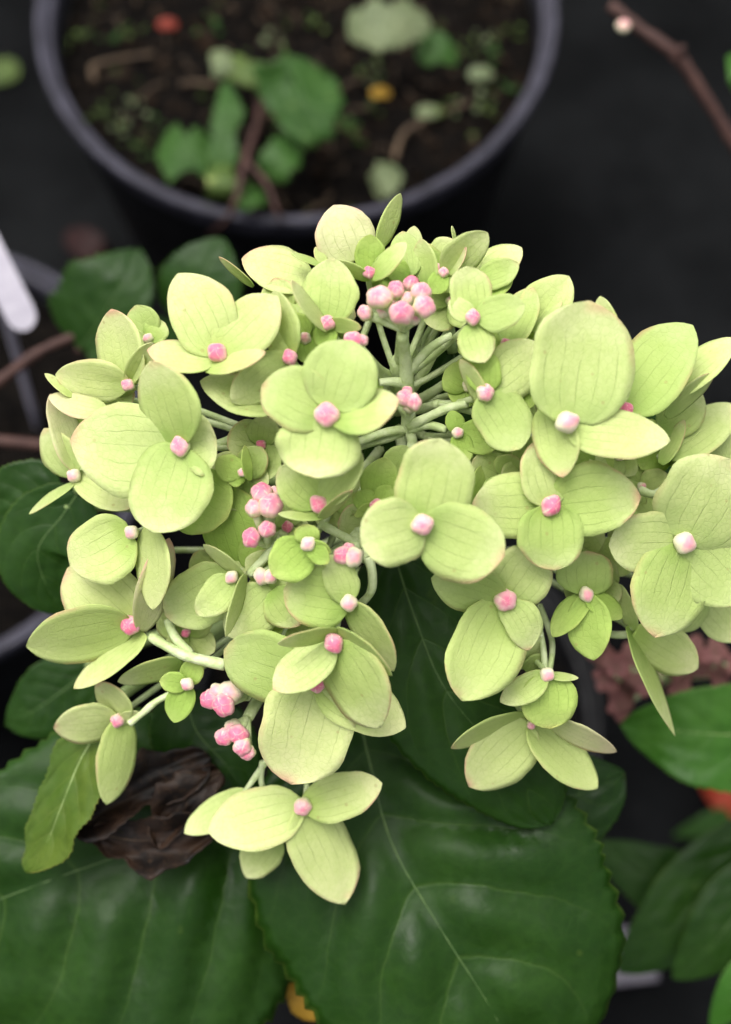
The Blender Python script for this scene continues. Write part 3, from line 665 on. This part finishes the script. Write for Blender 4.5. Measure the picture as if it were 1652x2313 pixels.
branch('G', [(1090, 300, -20), (1030, 385, -60), (985, 450, -100)], .0008, .0007)
branch('G', [(1070, 310, -20), (1065, 385, -65), (1090, 470, -100)], .0008, .0007)
branch('H', [(770, 20, 40), (755, 70, 30), (790, 120, 10)], .0011, .0009)

# ---- leaves of the hydrangea: (photo px, height)
def S(c, x, y, z): a = cp(c, x, y); return (a[0], a[1], z)
def petiole(lf_pts, drop=.05):
    p = P(*lf_pts[0]); q = P(*lf_pts[1]); d = (p-q).normalized()
    e = Vector((AX_TOP.x, AX_TOP.y, max(.14, p.z-.02)))
    tube('petiole', [p + (q-p)*.06, p + d*.006, (p + d*.01)*.5 + e*.5, e], .0011, .0016, RIBL, plant, n=5, sides=8, origin=p)
L1 = [S('H', 105, 120, -330), S('H', 150, 300, -300), S('H', 240, 640, -250), S('H', 440, 990, -215), S('H', 660, 1340, -230), S('H', 800, 1650, -300)]
leaf(plant, L1, (410, 355), LEAF, tab=PROFB, irr=.07, ribmat=RIB, quilt=.13, cup=-.10, ribr=4.2, nveins=6.0, wave=.06); petiole(L1)
L2 = [S('G', 1130, 480, -470), S('G', 900, 560, -440), S('G', 520, 680, -400), S('G', 140, 815, -380), S('G', -200, 950, -420), S('G', -560, 1120, -520)]
leaf(plant, L2, (520, 305), LEAF, ribmat=RIB, quilt=.12, cup=-.06, ribr=4.0, nveins=6.0, wave=.06); petiole(L2)
L3 = [S('H', 300, 290, -560), S('H', 560, 430, -520), S('H', 850, 470, -500), S('H', 1060, 420, -510), S('H', 1185, 350, -540)]
leaf(plant, L3, (150, 150), LEAF, ribmat=RIB, cup=-.08); petiole(L3)
L4 = [S('E', 900, 560, -120), S('E', 1010, 900, -130), S('E', 1180, 1300, -120), S('F', 470, 1700, -140), S('H', 893, 560, -210)]
leaf(plant, L4, (150, 165), LEAF, ribmat=RIB, cup=-.12, quilt=.07, tab=PROF); petiole(L4)
L5 = [S('D', 420, 250, -260), S('D', 330, 380, -280), S('D', 200, 560, -300), S('D', 250, 760, -340), S('D', 345, 890, -380)]
leaf(plant, L5, (105, 100), LEAF, ribmat=RIB, cup=.1); petiole(L5)
L6 = [S('D', 330, 330, -300), S('D', 180, 330, -310), S('D', 40, 400, -330), S('D', -120, 520, -380)]
leaf(plant, L6, (70, 110), LEAF, ribmat=RIB, cup=.1); petiole(L6)
L7 = [S('D', 480, 1180, -620), S('D', 330, 1300, -640), S('D', 170, 1410, -660), S('D', 30, 1480, -700)]
leaf(plant, L7, (85, 85), LEAF, ribmat=RIB); petiole(L7)
L8 = [S('G', 760, 20, -330), S('G', 800, 180, -330), S('G', 930, 330, -330), S('G', 1020, 480, -360)]
leaf(plant, L8, (110, 110), LEAF, ribmat=RIB); petiole(L8)
L9 = [S('B', 900, 1050, -20), S('B', 820, 1250, -30), S('B', 760, 1420, -50), S('B', 680, 1600, -80)]
leaf(plant, L9, (110, 110), LEAF, ribmat=RIB); petiole(L9)
L9b = [S('C', 160, 900, -20), S('C', 260, 1200, -60), S('C', 380, 1500, -90), S('C', 520, 1800, -120)]
leaf(plant, L9b, (150, 150), LEAF, ribmat=RIB); petiole(L9b)
L10 = [S('C', 900, 1500, -250), S('C', 1150, 1450, -260), S('C', 1400, 1400, -300), S('C', 1700, 1250, -380)]
leaf(plant, L10, (130, 120), LEAF, ribmat=RIB); petiole(L10)
L11 = [S('G', 900, 900, -620), S('G', 760, 1080, -600), S('G', 560, 1300, -620), S('G', 300, 1600, -700)]
leaf(plant, L11, (190, 190), LEAF, ribmat=RIB); petiole(L11)
L12 = [S('E', 900, 1500, -420), S('E', 850, 1700, -430), S('E', 760, 1900, -450), S('E', 700, 2150, -500)]
leaf(plant, L12, (150, 150), LEAF, ribmat=RIB); petiole(L12)
# curled, half withered leaf at the lower left
Lc = [S('G', 420, 150, -190), S('G', 330, 300, -195), S('G', 255, 480, -200), S('G', 190, 640, -215), S('G', 105, 755, -240)]
leaf(plant, Lc, (62, 58), LEAFC, ribmat=RIBL, cup=.45, roll=-45, quilt=.12, serr=.05, irr=.4, crumple=.16, wave=.15, name='curled_leaf', tab=PROF); petiole(Lc)
for pts, hw_ in (([S('G', 300, 590, -225), S('G', 450, 500, -265), S('G', 640, 400, -290), S('G', 860, 290, -285)], (75, 62)), ([S('G', 380, 590, -235), S('G', 520, 625, -285), S('G', 680, 620, -275), S('G', 880, 560, -300)], (48, 70)),
                 ([S('G', 900, 350, -285), S('G', 800, 430, -270), S('G', 700, 540, -285), S('G', 640, 660, -270)], (50, 55))):
    leaf(plant, pts, hw_, DEAD, name='withered_leaf', tab=PROF, cup=.55, crumple=.22, irr=.7, serr=.03, teeth=13, wave=.45, ribmat=WOOD, ribr=2.0)

# ------------------------------------------------------------------ things in and around the other pots
def small_leaf_thing(name, label, cat, pts, hw, mat, stem_to=None, group=None, tab=PROFL, cup=.05):
    base = P(*pts[0]); root = empty(name, stem_to if stem_to is not None else base); tag(root, label, cat, group)
    leaf(root, pts, hw, mat, nu=14, nv=36, tab=tab, teeth=9, cup=cup, ribr=3, irr=.55, serr=.10, wave=.2, crumple=.12)
    if stem_to is not None: tube('stalk', [stem_to, stem_to*.4 + base*.6 + Vector((0, 0, .006)), base], .0009, .0006, WOOD, root, n=4, sides=6, origin=stem_to)
    return root
def soil_pt(x, y, dz=0):
    p = on_plane(x, y, RIM_B - .018); return Vector((p.x, p.y, soilB(p.x, p.y) + dz))
def zpot(x, y, up): return pix(on_plane(x, y, RIM_B - .018 + up))[2]
def W(c, x, y, up): a = cp(c, x, y); return (a[0], a[1], zpot(a[0], a[1], up))
def stemfoot(c, x, y): a = cp(c, x, y); return soil_pt(*a)
small_leaf_thing('weed_seedling', 'weed with one broad mid-green leaf standing over the compost', 'weed', [W('I', 1120, 480, .03), W('I', 1190, 430, .034), W('I', 1260, 400, .036), W('I', 1345, 300, .034)], (118, 92), LEAFW, stemfoot('I', 1060, 560), tab=PROFR)
small_leaf_thing('weed_seedling', 'weed with a long pointed green leaf reaching up the pot', 'weed', [W('I', 900, 690, .02), W('I', 915, 560, .025), W('I', 925, 430, .028), W('I', 925, 330, .026)], (36, 36), LEAFW, stemfoot('I', 960, 720))
small_leaf_thing('weed_seedling', 'weed with a broad dull green leaf near the scuffed rim', 'weed', [W('I', 900, 620, .018), W('I', 800, 630, .022), W('I', 720, 610, .022), W('I', 655, 580, .018)], (58, 62), LEAFW, stemfoot('I', 930, 690), tab=PROFR)
small_leaf_thing('weed_seedling', 'weed with a small oval green leaf right of the brown weed stem', 'weed', [W('I', 1090, 720, .02), W('I', 1130, 670, .024), W('I', 1170, 620, .024), W('I', 1215, 575, .02)], (46, 42), LEAFW, stemfoot('I', 1050, 740), tab=PROFR)
small_leaf_thing('weed_seedling', 'weed with a round yellow-green leaf by the scuffed rim', 'weed', [W('I', 905, 800, .02), W('I', 903, 760, .024), W('I', 900, 710, .024), W('I', 895, 665, .02)], (34, 34), LEAFL, stemfoot('I', 950, 790), tab=PROFR)
small_leaf_thing('weed_seedling', 'weed with a small dark green leaf overhanging the pot rim', 'weed', [W('I', 985, 800, .022), W('I', 1010, 810, .026), W('I', 1035, 800, .026), W('I', 1060, 770, .022)], (34, 30), LEAFW, stemfoot('I', 975, 770), tab=PROFR)
small_leaf_thing('weed_seedling', 'weed with a round grey-green leaf on bare compost', 'weed', [W('J', 160, 760, .015), W('J', 195, 745, .02), W('J', 235, 720, .02), W('J', 270, 690, .015)], (38, 38), LEAFP, stemfoot('J', 200, 800), tab=PROFR)
small_leaf_thing('weed_seedling', 'weed with a large whitish green leaf far across the pot', 'weed', [W('J', 60, 120, .03), W('J', 160, 110, .034), W('J', 280, 105, .034), W('J', 400, 110, .03)], (52, 42), LEAFP, stemfoot('J', 200, 190), tab=PROFR)
small_leaf_thing('weed_seedling', 'weed with a bright green leaf under the whitish green leaf', 'weed', [W('J', 340, 190, .018), W('J', 400, 200, .02), W('J', 450, 215, .02), W('J', 510, 260, .016)], (36, 36), LEAFW, stemfoot('J', 380, 250))
small_leaf_thing('weed_seedling', 'weed with a mottled pale lime leaf beside the brown weed stem', 'weed', [W('I', 1040, 350, .02), W('I', 1010, 300, .022), W('I', 980, 260, .022), W('I', 950, 220, .02)], (34, 30), LEAFL, stemfoot('I', 1050, 400))
small_leaf_thing('weed_seedling', 'weed with a pale grey-lime leaf next to the mottled lime one', 'weed', [W('I', 920, 310, .02), W('I', 905, 280, .022), W('I', 905, 250, .022), W('I', 915, 205, .02)], (28, 28), LEAFP, stemfoot('I', 930, 350), tab=PROFR)
root = empty('wiry_weed', stemfoot('I', 1055, 400)); tag(root, 'thin brown stem arching over the front of the scuffed pot rim', 'weed')
tube('stem', [stemfoot('I', 1060, 380), P(*W('I', 1050, 500, .02)), P(*W('I', 1000, 650, .03)), P(*W('I', 965, 800, .032)), P(*W('I', 930, 890, .022)), P(*W('I', 850, 960, -.01))], .0016, .0010, TWIG, root, wob=.3)
tube('shoot', [P(*W('I', 1000, 650, .03)), P(*W('I', 1080, 740, .03)), P(*W('I', 1130, 860, .028)), P(*W('I', 1150, 910, .02))], .0009, .0006, TWIG, root, wob=.3)
# little creeping leaves round the edge of the compost
random.seed(21)
spots = [('I', 560, 600), ('I', 600, 640), ('I', 580, 460), ('I', 420, 490), ('I', 470, 200), ('I', 330, 190), ('I', 560, 170), ('I', 850, 120), ('I', 1120, 180), ('I', 1100, 540),
         ('I', 1440, 550), ('I', 1530, 330), ('J', 150, 320), ('J', 85, 540), ('J', 545, 445), ('J', 660, 470), ('J', 740, 390), ('J', 610, 190), ('J', 720, 150), ('J', 650, 270), ('J', 540, 220), ('J', 460, 490), ('I', 650, 560), ('I', 520, 540), ('I', 1300, 120)]
for i, (c, x, y) in enumerate(spots):
    f = stemfoot(c, x, y); mt = [LEAFL, LEAFW, LEAFP][i % 3 if i % 5 else 0]
    root = empty('creeping_weed', f); kd = {LEAFL: 'yellow-green', LEAFW: 'deep green', LEAFP: 'pale grey-green'}[mt]; tag(root, 'tiny creeping weed with rounded %s leaves on the compost' % kd, 'weed', '%s creeping weeds on the compost' % kd)
    a0 = random.uniform(0, 6.28)
    for q in range(random.randint(4, 8)):
        a = a0 + q*1.57 + random.uniform(-.6, .6); x0, y0, z0 = pix(f + Vector((random.uniform(-.005, .005), random.uniform(-.005, .005), random.uniform(.002, .007))))
        r = random.uniform(6, 19)
        leaf(root, [(x0 + math.cos(a)*3, y0 + math.sin(a)*3, z0), (x0 + math.cos(a)*r*.5, y0 + math.sin(a)*r*.4, z0+16), (x0 + math.cos(a)*r, y0 + math.sin(a)*r*.8, z0+10)], r*random.uniform(.22, .5), mt, nu=6, nv=10, teeth=4, rib=False, tab=PROF, quilt=0, wave=.2, irr=.5)
for c, x, y, lab, mt, rr in (('J', 195, 410, 'small orange-brown leaf scrap on the compost', LEAFY, 22), ('I', 690, 135, 'small rusty red leaf scrap lying far across the pot', LEAFR, 22), ('J', 385, 490, 'small whitish leaf scrap on bare compost', LEAFP, 26), ('J', 600, 330, 'bluish white leaf scrap near the right rim', LEAFP, 28)):
    f = stemfoot(c, x, y); x0, y0, z0 = pix(f + Vector((0, 0, .005)))
    o = leaf(None, [(x0-rr, y0+4, z0), (x0, y0-3, z0+10), (x0+rr, y0+5, z0)], rr*.6, mt, nu=8, nv=10, rib=False, tab=PROFR, name='leaf_scrap', quilt=0)
    tag(o, lab, 'leaf scrap')
# dry stalks lying on the compost
for c, pts, lab in (('J', [(250, 680), (290, 560), (400, 500), (560, 440)], 'dry tan stalk curving over the compost by the right rim'), ('I', [(740, 370), (800, 350), (880, 365)], 'short dry reddish stalk on the compost left of the weeds'), ('I', [(390, 350), (400, 280), (640, 230)], 'thin dry stalk on the compost near the left rim')):
    tag(tube('dry_stalk', [stemfoot(c, x, y) + Vector((0, 0, .003)) for x, y in pts], .0014, .0008, WOOD, None, wob=.3), lab, 'dry stalk')

# white plant label standing in the left pot
def label_stake():
    root = empty('plant_label', P(*S('A', -60, 420, zd(.40)))); tag(root, 'white plastic plant label with rounded end standing at the left', 'plant label')
    a = Vector(S('A', -170, 160, zd(.40))); b = Vector(S('A', 150, 800, zd(.40)))
    ux, uy = (b.x-a.x), (b.y-a.y); L = math.hypot(ux, uy); ux /= L; uy /= L; lx, ly = -uy, ux; hw = 34
    ring = []
    for s in (-1, 1):
        pass
    prof_ = [(0, hw)] + [(L-hw*1.2 + hw*1.2*math.sin(t*math.pi/16), hw*math.cos(t*math.pi/16)) for t in range(0, 8)] + [(L, 0)]
    V = []; F = []; n = len(prof_)
    for off in (0, -7):
        for d, h in prof_: V.append(P(a.x+ux*d+lx*h, a.y+uy*d+ly*h, a.z + off + 60*d/L)); V.append(P(a.x+ux*d-lx*h, a.y+uy*d-ly*h, a.z + off + 60*d/L))
    m = 2*n
    for i in range(n-1):
        k = 2*i; F.append((k, k+1, k+3, k+2)); F.append((m+k+2, m+k+3, m+k+1, m+k))
        F.append((k, k+2, m+k+2, m+k)); F.append((k+3, k+1, m+k+1, m+k+3))
    F.append((0, m, m+1, 1))
    mesh_obj('label_blade', V, F, TAGM, root, P(a.x, a.y, a.z), smooth=False)
    f = P(a.x, a.y, a.z); tube('label_spike', [f, Vector((f.x-.004, f.y, f.z-.06)), Vector((f.x-.008, f.y-.01, .125))], .0022, .0012, TAGM, root, n=3)
label_stake()

def GS(c, x, y, h=.008):                                   # photo px of a crop -> photo-space point lying on the ground
    a = cp(c, x, y); return (a[0], a[1], pix(on_plane(a[0], a[1], h))[2])
# leafy plant with reddish stems behind at the left
gl = on_plane(*cp('A', 500, 900), 0); pb = empty('leafy_plant', gl)
tag(pb, 'blurred dark green leafy plant with reddish stems behind the flower head', 'leafy plant')
Q = zd(.375)
Lb1 = [S('A', 420, 900, Q-60), S('A', 520, 760, Q), S('A', 640, 560, Q+40), S('A', 740, 380, Q)]
leaf(pb, Lb1, (125, 100), LEAF, ribmat=RIB, tab=PROFL, irr=.15, serr=.07, teeth=18)
Lb2 = [S('A', 960, 760, Q-60), S('A', 1030, 620, Q), S('A', 1100, 460, Q+20), S('A', 1170, 320, Q)]
leaf(pb, Lb2, (96, 96), LEAF, ribmat=RIB, tab=PROFL, irr=.15, serr=.07, teeth=18)
Lb3 = [S('A', 460, 930, Q-40), S('A', 620, 900, Q), S('A', 800, 860, Q), S('A', 950, 800, Q-60)]
leaf(pb, Lb3, (90, 80), LEAF, ribmat=RIB)
tube('stem', [gl, gl*.5 + P(*Lb1[0])*.5, P(*Lb1[0])], .002, .0014, TWIG, pb)
tube('stem', [P(*Lb1[0]) - Vector((0, 0, .03)), P(*Lb2[0])*.5 + P(*Lb1[0])*.5 - Vector((0, 0, .01)), P(*Lb2[0])], .0014, .001, TWIG, pb)
tube('stem', [P(*S('A', -200, 1180, Q-80)), P(*S('A', 0, 1065, Q-60)), P(*S('A', 200, 920, Q-50)), P(*S('A', 400, 830, Q-60)), P(*S('A', 520, 800, Q-90))], .0018, .0012, TWIG, pb, wob=.3)
tube('stem', [P(*S('A', -250, 1360, Q-60)), P(*S('A', 0, 1382, Q-60)), P(*S('A', 210, 1402, Q-80)), P(*S('A', 500, 1430, Q-120))], .0020, .0015, TWIG, pb, wob=.3)
o = leaf(None, [GS('A', 340, 300), GS('A', 440, 350, .014), GS('A', 520, 400, .014), GS('A', 590, 420)], (38, 34), LEAFDR, nu=12, nv=20, name='fallen_leaf', rib=False)
tag(o, 'dark red fallen leaf on the black ground behind the flower head', 'fallen leaf')
p = on_plane(*cp('I', 25, 290), .004); x0, y0, z0 = pix(p)
o = leaf(None, [(x0-45, y0+10, z0), (x0-5, y0, z0+12), (x0+30, y0-8, z0+4)], 28, LEAFL, nu=10, nv=14, name='fallen_leaf', rib=False, tab=PROFR); tag(o, 'small olive fallen leaf on the black ground left of the weedy pot', 'fallen leaf')

# twig at the upper right, with side buds, and the green leaf at the edge
tw = empty('bare_twig', P(*S('J', 1130, 20, zd(.44)))); tag(tw, 'reddish brown twig slanting over the black ground right of the weedy pot', 'twig')
tube('stem', [P(*S('J', 1130, 20, zd(.44))), P(*S('J', 1240, 110, zd(.44))), P(*S('J', 1400, 225, zd(.44))), P(*S('J', 1520, 400, zd(.445))), P(*S('J', 1640, 590, zd(.45))), P(*S('J', 1800, 860, zd(.46))), P(*S('J', 1950, 1000, zd(.52))), on_plane(1900, 700, 0)], .0019, .0022, TWIG, tw, wob=.35)
tube('node', [P(*S('J', 1395, 240, zd(.44))), P(*S('J', 1420, 205, zd(.437))), P(*S('J', 1432, 185, zd(.436)))], .0021, .0008, TWIG, tw)
f = P(*S('J', 1185, 105, zd(.435))); o = bpy.data.objects.new('water_drop', BM['w4']); add(o, tw, f); o.scale = (.0022, .0022, .0018)
leaf(tw, [S('J', 1740, 420, zd(.452)), S('J', 1700, 340, zd(.447)), S('J', 1660, 280, zd(.445)), S('J', 1612, 225, zd(.45))], 40, LEAFB, nu=10, nv=16)
tube('petiole', [P(*S('J', 1740, 420, zd(.452))), P(*S('J', 1720, 560, zd(.454))), P(*S('J', 1690, 690, zd(.455)))], .0009, .0008, TWIG, tw)

# neighbouring hydrangea with a faded pink head at the right
hb = on_plane(1560, 1660, 0); hp = empty('hydrangea_plant', hb); tag(hp, 'neighbouring hydrangea with a blurred dusky pink faded flower head', 'hydrangea')
random.seed(5); ZP = zd(.335)
cen = [('F', 930, 1110), ('F', 1020, 1180), ('F', 1110, 1130), ('F', 960, 1240), ('F', 1080, 1300), ('F', 1040, 1380), ('F', 1180, 1250), ('F', 1290, 1160), ('F', 1360, 1270), ('F', 1450, 1180), ('F', 1540, 1100), ('F', 1560, 1220), ('F', 1420, 1090), ('F', 1640, 1160)]
hc = P(*S('F', 1300, 1230, ZP-260))
tube('main_stem', [hb, hb*.4 + hc*.6, hc], .0035, .002, WOOD, hp)
for c, x, y in cen:
    px, py = cp(c, x, y); z = ZP - random.uniform(0, 120)
    fl = tube('floret', [P(px, py, z-6), P(px, py, z-60), hc], .0007, .001, STEM, hp, n=3, sides=6)
    a0 = random.uniform(0, 6.28)
    for q in range(4):
        a = a0 + q*1.571 + random.uniform(-.2, .2); L = random.uniform(26, 44)
        sepal(fl, (px, py), (px + math.cos(a)*L, py + math.sin(a)*L), L*.45, z, z + random.uniform(-5, 14), (0, 0), FADED, nu=6, nv=8)

# green-leaved plant at the lower right
gr = on_plane(1720, 1950, 0); pr = empty('leafy_plant', gr); tag(pr, 'glossy green leafy plant standing in front of the faded pink hydrangea', 'leafy plant')
R1 = [S('H', 2000, 130, zd(.335)), S('H', 1800, 190, zd(.328)), S('H', 1550, 195, zd(.325)), S('H', 1350, 175, zd(.327)), S('H', 1175, 155, zd(.335))]
leaf(pr, R1, (130, 112), LEAFB, ribmat=RIBL, tab=PROFL, cup=.10)
R2 = [S('H', 1780, 560, zd(.36)), S('H', 1560, 800, zd(.36)), S('H', 1360, 1000, zd(.36)), S('H', 1165, 1165, zd(.365))]
leaf(pr, R2, (105, 105), LEAF, ribmat=RIB)
R3 = [S('H', 1640, 1050, zd(.375)), S('H', 1480, 870, zd(.38)), S('H', 1280, 760, zd(.38)), S('H', 1050, 640, zd(.385))]
leaf(pr, R3, (90, 85), LEAF, ribmat=RIB)
R4 = [S('H', 1800, 700, zd(.35)), S('H', 1680, 880, zd(.35)), S('H', 1540, 1060, zd(.35)), S('H', 1385, 1190, zd(.355))]
leaf(pr, R4, (80, 90), LEAF, ribmat=RIB)
R5 = [S('H', 1800, 1080, zd(.34)), S('H', 1720, 1180, zd(.34)), S('H', 1640, 1260, zd(.34)), S('H', 1540, 1400, zd(.345))]
leaf(pr, R5, (60, 60), LEAFB, ribmat=RIB)
hub = P(*S('H', 1950, 500, zd(.40)))
tube('main_stem', [Vector((hub.x+.005, hub.y-.01, 0)), Vector((hub.x+.004, hub.y-.005, hub.z*.5)), hub], .003, .002, WOOD, pr)
for r in (R1, R2, R3, R4, R5): tube('petiole', [hub, hub*.5 + P(*r[0])*.5, P(*r[0])], .0014, .001, RIBL, pr)
o = leaf(None, [GS('H', 1760, 520), GS('H', 1650, 470, .016), GS('H', 1575, 430, .016), GS('H', 1495, 390)], (46, 46), LEAFR, nu=12, nv=20, name='fallen_leaf', rib=False); tag(o, 'bright red fallen leaf on the ground beneath the glossy green plant', 'fallen leaf')
o = leaf(None, [GS('H', 1700, 520), GS('H', 1600, 545, .014), GS('H', 1500, 575, .014), GS('H', 1385, 610)], (30, 30), LEAF, nu=12, nv=20, name='fallen_leaf', rib=False); tag(o, 'narrow dim green leaf lying on the ground below the red leaf', 'fallen leaf')
LY = [S('G', 1345, 1340, -620), S('G', 1310, 1270, -600), S('G', 1275, 1210, -600), S('G', 1262, 1135, -640)]
leaf(plant, LY, (72, 40), LEAFY, nu=12, nv=20, tab=PROFR, ribmat=RIBL)['label'] = 'yellowed lower leaf'; petiole(LY)
# pale grey plastic label lying at the lower right
def grey_label():
    c4 = [GS('H', 1080, 960), GS('H', 1300, 1000), GS('H', 1330, 1200), GS('H', 1090, 1230)]
    V = [P(*q) for q in c4] + [P(q[0], q[1], q[2]-14) for q in c4]
    o = mesh_obj('plastic_label', V, [(3, 2, 1, 0), (4, 5, 6, 7), (0, 1, 5, 4), (1, 2, 6, 5), (2, 3, 7, 6), (3, 0, 4, 7)], GREYPL, smooth=False)
    bv = o.modifiers.new('bevel', 'BEVEL'); bv.width = .002; bv.segments = 3
    tag(o, 'pale grey plastic plant label lying beside the largest leaf', 'plant label')
grey_label()
